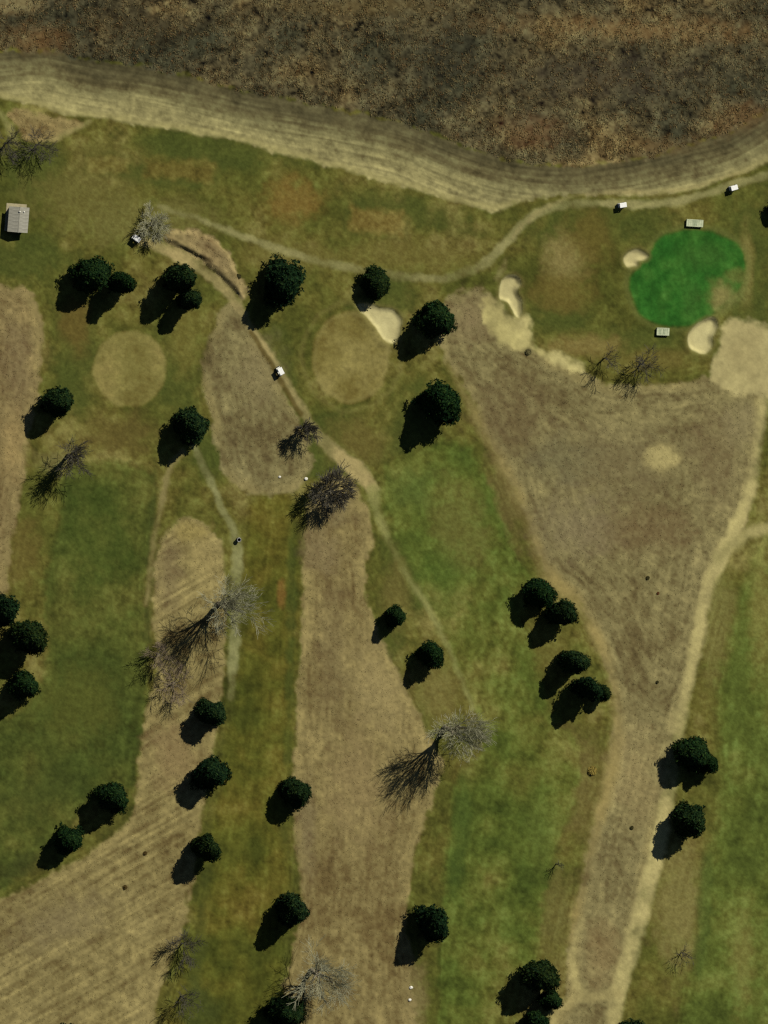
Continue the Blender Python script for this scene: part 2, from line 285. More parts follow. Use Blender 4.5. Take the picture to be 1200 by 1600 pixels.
path('pale link of track from the loop towards the conifers at the bottom edge', [(966, 1552), (930, 1556), (900, 1560), (872, 1580), (858, 1610)], [8, 8, 7, 7, 6], (142, 124, 74), 0.9, 5)
path('short worn link above the large putting green bunker', [(776, 436), (784, 420), (790, 408)], [3, 5, 3], (134, 118, 70), 0.7)
path('pale sliver of track in the upper left corner', [(-60, 120), (0, 176), (20, 214), (26, 226)], [5, 5, 6, 4], (150, 134, 78), 0.7, 3)
path('thin pale track below the brown triangle of meadow', [(60, 224), (95, 212), (140, 190)], [3, 4, 4], (140, 124, 70), 0.7, 3)

blend(sstep(-2, 3, pdist(catmull([(392, 520), (420, 562), (446, 606), (470, 648)], 4, False), np.full(13, 4.5))) * .8, lin((72, 62, 24)) * (1 + .3 * (NF - .5))[..., None])
# --- putting greens
def ell(cx, cy, rx, ry, n=28, wob=0.03, seed=1):
    r = random.Random(seed); return catmull([(cx + rx * (1 + r.uniform(-wob, wob)) * math.cos(2 * PI * k / n), cy + ry * (1 + r.uniform(-wob, wob)) * math.sin(2 * PI * k / n)) for k in range(n)], 3)
d = sdf(ell(549, 557, 82, 88), .5); blend(sstep(-4, 4, d) * (1 - sstep(2, 11, d)) * 0.28, lin((112, 102, 50)) * np.ones(3))
d = sdf(ell(203, 576, 56, 60, seed=3), .4)
region('putting_green', 'small round tan dormant putting green at the left', 'putting green', d, [(98, 88, 38), (109, 97, 44), (120, 104, 50)], stretch(NM), 4, 0.006, 0.22, rag=2)
d = sdf(ell(549, 558, 61, 72, seed=4), .4)
region('putting_green', 'oval tan dormant putting green below the pale bunker', 'putting green', d, [(96, 84, 35), (108, 94, 42), (120, 105, 52)], stretch(NM), 4, 0.006, 0.24, rag=2)
blend((1 - sstep(0, 5, np.abs(d - 4))) * 0.18, lin((130, 116, 60)) * np.ones(3))
BG = catmull([(1046, 364), (1078, 358), (1112, 362), (1142, 374), (1162, 394), (1166, 420), (1158, 446), (1144, 468), (1124, 486), (1102, 500), (1082, 508), (1056, 511), (1024, 506), (1000, 491), (986, 464), (983, 434), (1000, 414), (1014, 396), (1028, 376)], 4)
d = sdf(BG, .5)
blend(sstep(-13, -3, d) * (1 - sstep(-3, 1, d)) * 0.5, lin((88, 92, 40)) * np.ones(3))
region('putting_green', 'bright green watered putting green ringed by bunkers at the upper right', 'putting green', d, [(28, 74, 19), (37, 82, 22), (52, 88, 27)], stretch(0.6 * NM + .4 * NS, 1.9), 4, 0.006, 0.26, 0.82 + 0.36 * streak(math.radians(80), 120, 6, 77), rag=1)
patch(1134, 462, 34, 30, (82, 90, 38), .7, -.5, .8, .9); patch(1126, 462, 20, 26, (122, 106, 54), .75, .3, .9, .9); patch(1150, 430, 20, 14, (96, 92, 40), .5); patch(1100, 400, 40, 22, (56, 84, 30), .4, 0, .8, .8); patch(1080, 470, 16, 40, (58, 88, 32), .35, 0, .8, .8)

# --- bare sand patches and bunkers (sunk, with a lip)
region('dirt_patch', 'broad pale dusty sand flat at the right edge', 'dirt', sdf(catmull([(1134, 506), (1162, 499), (1192, 508), (1230, 530), (1260, 600), (1230, 640), (1192, 618), (1140, 610), (1110, 586), (1120, 548)], 4), 1.2), [(140, 123, 77), (154, 137, 87)], stretch(NM), 7, 0.01, 0.16, None, 'sand')
region('dirt_patch', 'pale yellow dirt patch below the kidney shaped bunker', 'dirt', sdf(catmull([(756, 468), (774, 466), (784, 480), (800, 498), (822, 492), (834, 536), (850, 546), (880, 556), (908, 574), (896, 580), (862, 562), (826, 548), (790, 540), (768, 526), (758, 500)], 4), 1.0), [(136, 120, 70), (152, 136, 80), (164, 147, 90)], stretch(NM), 6, 0.012, 0.2, None, 'sand')
for lb, P, dep in [('kidney shaped pale sand bunker beside the diagonal brown meadow tip', [(795, 431), (808, 432), (813, 444), (808, 451), (809, 460), (815, 472), (815, 488), (810, 497), (800, 486), (794, 473), (780, 466), (782, 448), (786, 437)], 0.7),
                   ('pale sand bunker touching the oval dormant putting green', [(558, 477), (574, 475), (594, 482), (614, 484), (627, 498), (624, 520), (618, 535), (602, 532), (589, 514), (572, 495)], 0.35),
                   ('small pale sand bunker left of the bright putting green', [(975, 401), (984, 393), (998, 390), (1012, 397), (1010, 404), (997, 408), (994, 416), (980, 416), (974, 409)], 0.4),
                   ('pale sand bunker below the bright putting green', [(1076, 522), (1090, 506), (1104, 498), (1116, 498), (1120, 512), (1112, 526), (1112, 540), (1100, 552), (1084, 548), (1075, 540)], 0.7)]:
    d = sdf(catmull(P, 4), 0.35)
    blend(sstep(-9, -1, d) * (1 - sstep(-1, 2, d)) * 0.5, lin((104, 94, 48)) * np.ones(3))
    region('bunker', lb, 'bunker', d, [(156, 140, 92), (172, 156, 106)], stretch(NM), 2.0, 0.01, 0.14, None, 'sand', rag=1.5)
    RAISE -= dep * sstep(-1, 6, d); RAISE += 0.28 * sstep(-18, -3, d) * (1 - sstep(-3, 1, d))
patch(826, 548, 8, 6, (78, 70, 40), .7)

# overall muting of the ground palette: thatch and dead blades mixed into every turf
LUM = (C * np.array([.3, .6, .1])).sum(-1, keepdims=True)
mute = 0.05 + 0.08 * sstep(0.06, 0.13, LUM)
C = 1.08 * ((1 - mute) * C + mute * LUM)
C[..., 1:2] *= 1 + 0.09 * sstep(0.06, 0.12, LUM)
# --- heights and meshes
Z = 1.0 * (fbm(X, Y, 260, 101, 2) - 0.5) + ROUGH * ((NF - 0.5) * 1.5 + (RN - 0.5) * 0.35 + (NS - 0.5) * 2.6) + RAISE
Z = Z + 0.25 * (NM - 0.5) * sstep(0.02, 0.06, ROUGH)
farx = np.maximum(np.maximum(-X, X - 1200), np.maximum(-Y, Y - 1600)); Z = (Z * (1 - sstep(250, 420, farx))).astype(np.float32)
GX, GY = W(X, Y)
for _A in (GX, GY):                        # the outermost ring of the sheet runs out to the horizon
    _A[0, :] *= 4; _A[-1, :] *= 4; _A[1:-1, 0] *= 4; _A[1:-1, -1] *= 4
def hz(px, py):
    i = int(np.clip(np.searchsorted(xs, px), 1, len(xs) - 2)); j = int(np.clip(np.searchsorted(ys, py), 1, len(ys) - 2))
    return float(Z[j - 1:j + 2, i - 1:i + 2].mean())
def G(px, py, dz=0.0):
    x, y = W(px, py); return Vector((float(x), float(y), hz(px, py) + dz))

# ------------------------------------------------------------------ materials
def newmat(name, rough=0.9, spec=0.1):
    m = bpy.data.materials.new(name); m.use_nodes = True
    b = m.node_tree.nodes['Principled BSDF']; b.inputs['Roughness'].default_value = rough
    b.inputs['Specular IOR Level'].default_value = spec
    return m, m.node_tree.nodes, m.node_tree.links, b
def groundmat(name, sc1, amp, bump):
    m, n, l, b = newmat(name, 0.95, 0.05)
    at = n.new('ShaderNodeAttribute'); at.attribute_name = 'Col'
    tc = n.new('ShaderNodeTexCoord')
    no = n.new('ShaderNodeTexNoise'); no.inputs['Scale'].default_value = sc1; no.inputs['Detail'].default_value = 5; no.inputs['Roughness'].default_value = 0.7
    l.new(tc.outputs['Object'], no.inputs['Vector'])
    mr = n.new('ShaderNodeMapRange'); mr.inputs[1].default_value = 0.25; mr.inputs[2].default_value = 0.75; mr.inputs[3].default_value = 1 - amp; mr.inputs[4].default_value = 1 + amp
    l.new(no.outputs['Fac'], mr.inputs[0])
    mx = n.new('ShaderNodeMix'); mx.data_type = 'RGBA'; mx.blend_type = 'MULTIPLY'; mx.inputs[0].default_value = 1.0
    l.new(at.outputs['Color'], mx.inputs[6]); l.new(mr.outputs[0], mx.inputs[7]); l.new(mx.outputs[2], b.inputs['Base Color'])
    bp = n.new('ShaderNodeBump'); bp.inputs['Strength'].default_value = bump; bp.inputs['Distance'].default_value = 0.08
    l.new(no.outputs['Fac'], bp.inputs['Height']); l.new(bp.outputs[0], b.inputs['Normal'])
    return m
GM = {'turf': groundmat('turf', 1.3, 0.20, 0.4), 'dry': groundmat('dry_grass', 1.1, 0.13, 0.4), 'path': groundmat('path_dirt', 2.5, 0.12, 0.3), 'sand': groundmat('sand', 2.0, 0.07, 0.25)}
def plain(name, c1, c2, scale=3.0, rough=0.8, spec=0.2, metal=0.0):
    m, n, l, b = newmat(name, rough, spec); b.inputs['Metallic'].default_value = metal
    tc = n.new('ShaderNodeTexCoord'); no = n.new('ShaderNodeTexNoise'); no.inputs['Scale'].default_value = scale; no.inputs['Detail'].default_value = 4
    l.new(tc.outputs['Object'], no.inputs['Vector'])
    r = n.new('ShaderNodeValToRGB'); r.color_ramp.elements[0].position = 0.3; r.color_ramp.elements[1].position = 0.7
    r.color_ramp.elements[0].color = (*c1, 1); r.color_ramp.elements[1].color = (*c2, 1)
    l.new(no.outputs['Fac'], r.inputs[0]); l.new(r.outputs[0], b.inputs['Base Color'])
    return m
def attrmat(name, rough=0.8, spec=0.1, trans=0.0):
    m, n, l, b = newmat(name, rough, spec)
    at = n.new('ShaderNodeAttribute'); at.attribute_name = 'Col'; l.new(at.outputs['Color'], b.inputs['Base Color'])
    return m
M_NEEDLE = attrmat('needles', 0.9, 0.02); M_REED = attrmat('reed', 0.85, 0.05); M_TUFT = attrmat('dry_tuft', 0.9, 0.03)
M_TRUNK = plain('conifer_bark', (.05, .035, .022), (.09, .065, .045), 6)
M_BARK = plain('grey_bark', (.15, .125, .085), (.25, .22, .15), 4)
M_TWIG = plain('pale_twigs', (.25, .245, .145), (.38, .37, .23), 1.2)
M_TWIGD = plain('dark_twigs', (.045, .042, .03), (.095, .085, .06), 1.2)
M_TWIGB = plain('brown_twigs', (.15, .115, .075), (.24, .185, .12), 1.2)

# ------------------------------------------------------------------ mesh helpers
def tag(o, label, cat, group=None, kind=None):
    o['label'] = label
    if cat: o['category'] = cat
    if group: o['group'] = group
    if kind: o['kind'] = kind
    return o
def npmesh(name, V, F, col=None, smooth=False):
    """V (n,3), F (m,k) numpy"""
    V = np.ascontiguousarray(V, np.float32); F = np.ascontiguousarray(F, np.int32); k = F.shape[1]
    me = bpy.data.meshes.new(name); me.vertices.add(len(V)); me.vertices.foreach_set('co', V.ravel())
    me.loops.add(F.size); me.loops.foreach_set('vertex_index', F.ravel())
    me.polygons.add(len(F)); me.polygons.foreach_set('loop_start', np.arange(0, F.size, k, dtype=np.int32))
    me.polygons.foreach_set('loop_total', np.full(len(F), k, np.int32))
    if smooth: me.polygons.foreach_set('use_smooth', np.ones(len(F), bool))
    me.update(calc_edges=True)
    if col is not None:
        a = me.color_attributes.new('Col', 'FLOAT_COLOR', 'POINT')
        cc = np.ones((len(V), 4), np.float32); cc[:, :3] = col; a.data.foreach_set('color', cc.ravel())
    return me
def link(name, me, mat=None, parent=None):
    o = bpy.data.objects.new(name, me); COL.objects.link(o)
    if mat is not None and me is not None:
        if len(me.materials) == 0: me.materials.append(mat)
    if parent: o.parent = parent
    return o
def empty(name, loc, rz=0.0):
    o = bpy.data.objects.new(name, None); COL.objects.link(o); o.location = loc; o.rotation_euler = (0, 0, rz); o.empty_display_size = 0.3
    return o

# ------------------------------------------------------------------ ground objects: one mesh per region, all on one shared height field
ny, nx = X.shape
cell = ID[:-1, :-1]
vid = np.arange(ny * nx).reshape(ny, nx)
quads = np.stack([vid[:-1, :-1], vid[1:, :-1], vid[1:, 1:], vid[:-1, 1:]], -1)
VV = np.stack([GX, GY, Z], -1).reshape(-1, 3).astype(np.float32); CC = np.clip(C, 0.002, 0.9).reshape(-1, 3)
for k, (nm, lb, cat, mt) in enumerate(REG):
    q = quads[cell == k]
    if not len(q): continue
    u, inv = np.unique(q.ravel(), return_inverse=True)
    me = npmesh(nm, VV[u], inv.reshape(-1, 4), CC[u], True)
    o = link(nm, me, GM[mt]); tag(o, lb, cat, None, 'structure')
# smooth normals would break at the seams: the height field is continuous and the seams follow its slope

# ------------------------------------------------------------------ marsh reeds and dry tufts (stuff)
def blades(px, py, n, hmin, hmax, spread, wid, colfn, seed):
    r = np.random.RandomState(seed); N = len(px)
    gx, gy = W(px, py)
    ix = np.clip(np.searchsorted(xs, px), 0, nx - 1); iy = np.clip(np.searchsorted(ys, py), 0, ny - 1)
    gz = Z[iy, ix] - 0.05
    base = np.repeat(np.stack([gx, gy, gz], -1), n, 0)
    ang = r.rand(N * n) * 2 * PI; h = hmin + (hmax - hmin) * r.rand(N * n); sp = spread * (0.3 + 0.7 * r.rand(N * n)) * h
    off = r.randn(N * n, 2) * 0.18
    base[:, 0] += off[:, 0]; base[:, 1] += off[:, 1]
    w = wid * (0.6 + 0.8 * r.rand(N * n)); ta = ang + PI / 2 + r.randn(N * n) * .5
    tx, ty = np.cos(ta) * w, np.sin(ta) * w
    tip = base + np.stack([np.cos(ang) * sp, np.sin(ang) * sp, h], -1)
    a = base.copy(); a[:, 0] -= tx; a[:, 1] -= ty; b = base.copy(); b[:, 0] += tx; b[:, 1] += ty
    mid = base * .45 + tip * .55; c = mid.copy(); c[:, 0] += tx * .8; c[:, 1] += ty * .8
    V = np.stack([a, b, c, tip], 1).reshape(-1, 3)
    col = np.repeat(np.repeat(colfn(px, py, r), n, 0) * (0.75 + 0.5 * r.rand(N * n, 1)), 4, 0)
    return V, np.arange(N * n * 4).reshape(-1, 4), col
rs = np.random.RandomState(8)
px = rs.uniform(-150, 1350, 60000); py = rs.uniform(-120, 275, 60000)
def look(A, px, py):
    return A[np.clip(np.searchsorted(ys, py), 0, ny - 1), np.clip(np.searchsorted(xs, px), 0, nx - 1)]
keep = (look(dm, px, py) > 1) & (look(NK, px, py) + 0.25 * rs.rand(60000) > 0.60); px, py = px[keep], py[keep]
def reedcol(px, py, r):
    base = look(C, px, py); t = r.rand(len(px))[:, None]
    pal = np.array([lin(c) for c in [(118, 98, 60), (98, 82, 50), (130, 112, 68), (76, 76, 50), (116, 84, 46), (88, 84, 54)]])
    return 0.65 * base * 1.3 + 0.35 * pal[r.randint(0, 6, len(px))] * (0.8 + 0.4 * t)
V, F, c_ = blades(px, py, 6, 0.15, 0.45, 1.8, 0.10, reedcol, 3)
tag(link('reeds', npmesh('reeds', V, F, c_), M_REED), 'dense brown reeds and scrub covering the marsh', 'reeds', None, 'stuff')
rs = np.random.RandomState(9); N0 = 60000
px = rs.uniform(-60, 1260, N0); py = rs.uniform(140, 1660, N0)
mk = np.isin(look(ID, px, py), [i for i, r in enumerate(REG) if r[0] == 'meadow']); px, py = px[mk], py[mk]
def tuftcol(px, py, r): return look(C, px, py) * (0.9 + 0.6 * r.rand(len(px), 1))
V, F, c_ = blades(px, py, 4, 0.08, 0.26, 1.3, 0.06, tuftcol, 4)
tag(link('dry_grass', npmesh('dry_grass', V, F, c_), M_TUFT), 'short dry grass tufts scattered over the brown meadows', 'grass', None, 'stuff')

# ------------------------------------------------------------------ tubes and trees
class Tubes:
    def __init__(s): s.V = []; s.F = []; s.n = 0
    def seg(s, p, q, r0, r1, k=4):
        p = np.asarray(p, float); q = np.asarray(q, float); d = q - p; L = np.linalg.norm(d)
        if L < 1e-6: return
        d /= L; a = np.cross(d, (0, 0, 1.0) if abs(d[2]) < .9 else (1.0, 0, 0)); a /= np.linalg.norm(a); b = np.cross(d, a)
        t = np.arange(k) * 2 * PI / k; ring = np.outer(np.cos(t), a) + np.outer(np.sin(t), b)
        s.V.append(p + ring * r0); s.V.append(q + ring * r1)
        i = np.arange(k); j = (i + 1) % k
        s.F.append(np.stack([i, j, j + k, i + k], 1) + s.n); s.n += 2 * k
    def mesh(s, name): return npmesh(name, np.concatenate(s.V), np.concatenate(s.F), None, True)

def conifer_meshes(seed):
    """unit tree: height 1, crown radius 1 (scaled per tree)"""
    r = np.random.RandomState(seed)
    tk = Tubes(); tk.seg((0, 0, -0.02), (0, 0, .5), .085, .055, 7); tk.seg((0, 0, .5), (0, 0, .96), .055, .012, 6)
    prof_t = np.array([0.03, .08, .18, .32, .48, .64, .8, .9, 1.0]); prof_r = np.array([.86, .97, 1.0, .99, .94, .84, .68, .52, .16])
    HR = 2.6                                           # height of the tree in crown radii, for leaf directions
    P = []; Nn = []; SZ = []
    nl = 34
    ph = r.rand(4) * 6.28; asy = r.uniform(.06, .16); tint = np.array([r.uniform(.85, 1.25), 1.0, r.uniform(.8, 1.1)]) * r.uniform(.85, 1.25)
    lob = [(2 * PI * r.rand(), r.uniform(.06, .95), r.uniform(.16, .36), r.uniform(.16, .34)) for _ in range(nl)]   # bough tufts
    def rad(a, t):
        base = np.interp(t, prof_t, prof_r); k = 0.74
        for la, lt, lw, lh in lob:
            da = (a - la + PI) % (2 * PI) - PI
            k = k + lh * 1.1 * math.exp(-(da / (lw * 1.25)) ** 2 - ((t - lt) / .055) ** 2)
        return base * min(k, 1.2) * (1 + asy * math.sin(2 * a + ph[0] + 2 * t) + .10 * math.sin(3 * a + ph[1] - 5 * t) + .06 * math.sin(9 * t + ph[2] + a))
    for k in range(2600):
        t = .03 + .96 * r.rand() ** .92; a = r.rand() * 2 * PI; R = rad(a, t); R2 = np.interp(min(t + .05, 1), prof_t, prof_r) - np.interp(max(t - .05, 0), prof_t, prof_r)
        f = 1 - .22 * r.rand() ** 2
        P.append((math.cos(a) * R * f, math.sin(a) * R * f, t * HR)); nz = -R2 / (.1 * HR) + .25
        v = np.array((math.cos(a), math.sin(a), nz)); v /= np.linalg.norm(v); Nn.append(v); SZ.append(r.uniform(.75, 1.3))
    P = np.array(P); Nn = np.array(Nn) + r.randn(len(P), 3) * .38; SZ = np.array(SZ); K = 3
    P = np.repeat(P, K, 0) + r.randn(len(P) * K, 3) * .035; Nn = np.repeat(Nn, K, 0) + r.randn(len(P), 3) * .25; SZ = np.repeat(SZ, K) * r.uniform(.6, 1.2, len(P))
    Nn /= np.linalg.norm(Nn, axis=1)[:, None]
    T1 = np.cross(Nn, r.randn(len(P), 3)); T1 /= np.linalg.norm(T1, axis=1)[:, None]; T2 = np.cross(Nn, T1)
    L = (.085 * SZ)[:, None]; w = (.040 * SZ)[:, None]; lift = Nn * (.03 * SZ)[:, None]
    A = P - T1 * L; T = P + T1 * L + lift; B = P + T2 * w; E = P - T2 * w
    V = np.stack([A, B, T, E], 1).reshape(-1, 3)
    cols = np.array([lin((25, 42, 20)), lin((18, 35, 17)), lin((34, 48, 21)), lin((16, 31, 18))])
    col = np.repeat(cols[r.randint(0, 4, len(P))] * tint * r.uniform(.6, 1.4, (len(P), 1)), 4, 0)
    # opaque hull added inside the foliage to stop light leaking and make shadows solid
    na, nt = 22, 18; ci = len(V); core = []
    for j in range(nt):
        t = .05 + .92 * j / (nt - 1)
        for i in range(na): core.append((math.cos(2 * PI * i / na) * rad(2 * PI * i / na, t) * .86, math.sin(2 * PI * i / na) * rad(2 * PI * i / na, t) * .86, t * HR))
    CF = [(ci + j * na + i, ci + j * na + (i + 1) % na, ci + (j + 1) * na + (i + 1) % na, ci + (j + 1) * na + i) for j in range(nt - 1) for i in range(na)]
    F = np.concatenate([np.arange(len(V)).reshape(-1, 4), np.array(CF)])
    V = np.concatenate([V, np.array(core)]); col = np.concatenate([col, np.tile(lin((17, 32, 16)), (len(core), 1))])
    V[:, 2] /= HR
    return tk.mesh('conifer_trunk'), npmesh('conifer_crown', V, F, col)
CON = [conifer_meshes(s) for s in (1, 2, 3, 4, 5, 6)]
for t, c in CON: t.materials.append(M_TRUNK); c.materials.append(M_NEEDLE)
rng = random.Random(3)
SHX, SHY = 0.60 / math.tan(math.radians(SUN_EL)), 0.80 / math.tan(math.radians(SUN_EL))
def conifer(i, cx, cy, r, tipy, label, group='dark conifers on the course'):
    """cx, cy crown centre in the photo, r crown radius (px), tipy lower end of its shadow"""
    Hp = max(30.0, (tipy - cy) / (SHY - 0.05)); H = Hp * S
    bx, by = cx - 0.5 * Hp * LEANX, cy - 0.45 * Hp * LEANY
    e = empty('conifer', G(bx, by, -0.03), rng.uniform(0, 6.28)); tag(e, label, 'tree', group)
    t, c = CON[i % len(CON)]
    k = r * S * 0.88; H *= 0.94
    for nm, me in (('trunk', t), ('crown', c)):
        o = link(nm, me, None, e); o.scale = (k * rng.uniform(.94, 1.06), k * rng.uniform(.94, 1.06), H)
    return e
CONS = [
    (148, 430, 32, 482, 'broad dark conifer, larger of the pair above the small tan green'),
    (195, 444, 22, 503, 'small dark conifer at the right side of the pair above the small tan green'),
    (287, 438, 26, 505, 'tall dark conifer next to the bend of the tan diagonal path'),
    (300, 470, 19, 522, 'small dark conifer tucked below the tall one by the path bend'),
    (447, 445, 38, 503, 'broad dark conifer right of the tan diagonal path below the mound'),
    (590, 443, 27, 475, 'low dark conifer directly above the pale bunker by the oval green'),
    (685, 502, 33, 560, 'wide dark conifer between the pale bunker and the funnel meadow'),
    (692, 632, 40, 692, 'largest dark conifer, alone at the left point of the funnel meadow'),
    (95, 630, 27, 682, 'dark conifer left of and below the small tan green'),
    (303, 668, 31, 718, 'dark conifer standing where two thin paths fork'),
    (12, 955, 24, 1010, 'dark conifer cut by the left edge, topmost of three'),
    (50, 995, 32, 1056, 'big dark conifer, middle one of three at the left edge'),
    (42, 1072, 26, 1124, 'dark conifer, lowest of three at the left edge'),
    (846, 928, 29, 972, 'dark conifer, topmost of the row of four along the bright fairway'),
    (882, 958, 24, 1012, 'dark conifer, second from the top in the row of four along the bright fairway'),
    (900, 1034, 24, 1090, 'dark conifer, third from the top in the row of four along the bright fairway'),
    (922, 1076, 23, 1136, 'dark conifer with a small companion, lowest of the row of four'),
    (943, 1082, 16, 1112, 'small dark conifer hugging the right side of the lowest in the row of four'),
    (1084, 1178, 33, 1228, 'loose green conifer right of the wide pale track, upper of two'),
    (1106, 1192, 20, 1232, 'small green conifer leaning on the loose conifer right of the track'),
    (1078, 1282, 30, 1338, 'dark conifer right of the wide pale track, lower of two'),
    (334, 1114, 27, 1158, 'dark conifer at the lower end of the short grey path'),
    (334, 1208, 32, 1258, 'round dark conifer on the right edge of the lower left meadow, middle of three'),
    (326, 1324, 25, 1378, 'dark conifer on the right edge of the lower left meadow, lowest of three'),
    (180, 1246, 28, 1298, 'dark conifer, upper right of two below the dark fairway'),
    (110, 1312, 25, 1354, 'dark conifer, lower left of two below the dark fairway'),
    (466, 1238, 27, 1284, 'dark conifer on the left edge of the long middle meadow, upper one'),
    (460, 1422, 29, 1482, 'dark conifer on the left edge of the long middle meadow, lower one'),
    (680, 1442, 30, 1504, 'dark conifer alone on the right edge of the long middle meadow near the bottom'),
    (846, 1524, 34, 1582, 'big dark conifer by the bottom edge left of the track loop'),
    (862, 1562, 20, 1600, 'small dark conifer at the lower right foot of the big one near the track loop'),
    (842, 1600, 24, 1650, 'dark conifer cut by the bottom edge below the big one near the track loop'),
    (450, 1582, 34, 1640, 'dark green conifer at the bottom edge inside the shadow of the pale bare tree'),
    (990, 1618, 30, 1690, 'dark conifer whose top just enters the bottom edge right of the track'),
    (118, 1616, 22, 1680, 'dark conifer top at the bottom edge, left of two'),
    (186, 1620, 22, 1680, 'dark conifer top at the bottom edge, right of two'),
    (620, 964, 20, 1003, 'ragged small dark conifer on the wedge beside the diagonal path, upper of two'),
    (676, 1024, 24, 1068, 'ragged dark conifer on the wedge beside the diagonal path, lower of two'),
    (1219, 326, 18, 352, 'dark conifer cut by the right edge near the carts'),
]
for i, a in enumerate(CONS): conifer(i * 5 + 1, *a)

def bare_meshes(seed, H, R, limbs, wide, dens=1.0, trunkf=0.28, levels=4, th=1.0):
    r = random.Random(seed); tr = Tubes(); tw = Tubes()
    def rv(d, ang):
        d = Vector(d).normalized(); ax = d.orthogonal().normalized(); ax.rotate(Matrix.Rotation(r.uniform(0, 2 * PI), 3, d))
        v = d.copy(); v.rotate(Matrix.Rotation(ang, 3, ax)); return v
    segs = []
    def grow(p, d, L, rad, lev):
        n = 3 if lev < 2 else 2; q = p.copy(); d = d.copy(); pts = [p.copy()]
        for k in range(n):
            d = (rv(d, r.uniform(0, .22)) + Vector((0, 0, .06 if lev > 0 else .1))).normalized()
            q2 = q + d * (L / n); r0 = rad * (1 - .5 * k / n); r1 = rad * (1 - .5 * (k + 1) / n)
            segs.append((q, q2, r0, r1, lev)); q = q2; pts.append((q.copy(), d.copy(), r1))
        if lev >= levels: return
        kids = int(round((3, 4.3, 4.6, 4.4, 3)[min(lev, 4)] * dens)) if lev > 0 else limbs
        for k in range(kids):
            if lev == 0:
                a = r.uniform(.55, 1.0) * wide; dd = d.copy(); az = 2 * PI * (k + r.uniform(-.3, .3)) / limbs
                dd = Vector((math.sin(a) * math.cos(az), math.sin(a) * math.sin(az), math.cos(a))); src = pts[-1] if k > 1 else pts[-2]
            else:
                src = pts[min(1 + int((k + r.random()) * n / kids), n)]; dd = rv(src[1], r.uniform(.35, .85))
            grow(src[0], dd, L * (r.uniform(.62, .85) if lev else r.uniform(1.2, 1.6)), src[2] * (.72 if lev else .62), lev + 1)
    grow(Vector((0, 0, -.3)), Vector((r.uniform(-.08, .08), r.uniform(-.08, .08), 1)), H * trunkf, max(.16, H * .022) * th, 0)
    P = np.array([s[1] for s in segs]); zmax = P[:, 2].max(); rr = np.percentile(np.hypot(P[:, 0], P[:, 1]), 97)
    fz = H / zmax; fr = R / rr
    for p, q, r0, r1, lev in segs:
        f = np.array((fr, fr, fz)) if lev else np.array((1, 1, fz))
        f = np.array((fr, fr, fz)); mn = .032 * th; g_ = (1.5, 1.7, 1.25)[lev] if lev < 3 else 1.0; r0 *= g_; r1 *= g_
        (tr if lev < 2 else tw).seg(np.array(p) * f, np.array(q) * f, max(r0, mn), max(r1, mn), 5 if lev < 2 else 3)
    return tr.mesh('bare_trunk'), tw.mesh('bare_branches')
def bare(seed, bx, by, Hp, Rp, label, twig, limbs=5, wide=.8, dens=1.0, levels=4, th=1.0, trunkf=.28):
    """bx, by trunk base in the photo, Hp height and Rp crown radius in photo pixels"""
    t, b = bare_meshes(seed, Hp * S, Rp * S, limbs, wide, dens, trunkf, levels, th)
    e = empty('bare_tree', G(bx, by), 0); tag(e, label, 'tree', 'leafless trees')
    link('trunk', t, M_BARK if twig is not M_TWIGD else twig, e); link('branches', b, twig, e)
bare(11, 341, 944, 150, 52, 'big leafless tree with pale twigs leaning over the short grey path', M_TWIG, 7, .95, 1.25, th=1.05)
bare(12, 694, 1138, 168, 52, 'big leafless pale tree at the lower end of the diagonal path', M_TWIG, 7, .75, 1.25, trunkf=.3, th=1.05)
bare(13, 486, 1516, 140, 56, 'big leafless pale tree near the bottom of the middle meadow', M_TWIG, 7, .95, 1.25, th=1.05)
bare(14, 236, 348, 40, 30, 'round pale leafless tree above the white cart at the path end', M_TWIG, 7, 1.0, 1.2, 4, .9, trunkf=.2)
bare(15, 466, 668, 54, 26, 'small dark leafless tree on the rounded grey brown meadow', M_TWIGD, 6, .9, 1.2, 4, 1.3)
bare(16, 106, 712, 92, 34, 'slim grey leafless tree left of the dark fairway top', M_TWIGD, 6, .6, 1.1, 4, 1.2)
bare(17, 512, 768, 72, 40, 'dense dark leafless tree at the top of the middle meadow', M_TWIGD, 7, 1.0, 1.3, 4, 1.4, trunkf=.2)
bare(18, 246, 1022, 50, 30, 'leafless tree with brown twigs left of the big pale tree shadow', M_TWIGB, 5, .9, 1.0, 4, 1.0)
bare(28, 268, 1066, 40, 34, 'low brown leafless tree at the lower end of the big tree shadow', M_TWIGB, 6, 1.0, 1.0, 4, 1.0, trunkf=.2)
bare(19, 284, 1474, 50, 36, 'dark leafless tree at the right side of the lower left meadow', M_TWIGD, 6, .95, 1.0, 4, 1.0)
bare(20, 282, 1556, 62, 28, 'slim leafless tree near the bottom edge left of the yellow fairway', M_TWIGD, 5, .7, .9, 4, .9)
bare(21, 944, 560, 52, 24, 'small leafless tree, left of two below the bright putting green', M_TWIGD, 4, .8, .8, 4, .9)
bare(22, 1000, 568, 58, 30, 'small leafless tree, right of two below the bright putting green', M_TWIGD, 5, .85, 1.0, 4, 1.0)
bare(23, 56, 226, 56, 30, 'dark leafless tree below the brown triangle in the upper left', M_TWIGD, 6, .9, 1.0, 4, .9)
bare(24, 8, 224, 60, 30, 'dark leafless tree at the left edge in the upper left', M_TWIGD, 6, .9, 1.0, 4, .9)
bare(25, 868, 1350, 30, 9, 'thin leafless sapling beside the bright fairway right edge', M_TWIGD, 4, .5, .9, 3, .8)
bare(26, 1064, 1488, 34, 20, 'thin leafless sapling near the lower right fairway', M_TWIGD, 5, .8, 1.0, 3, .8)

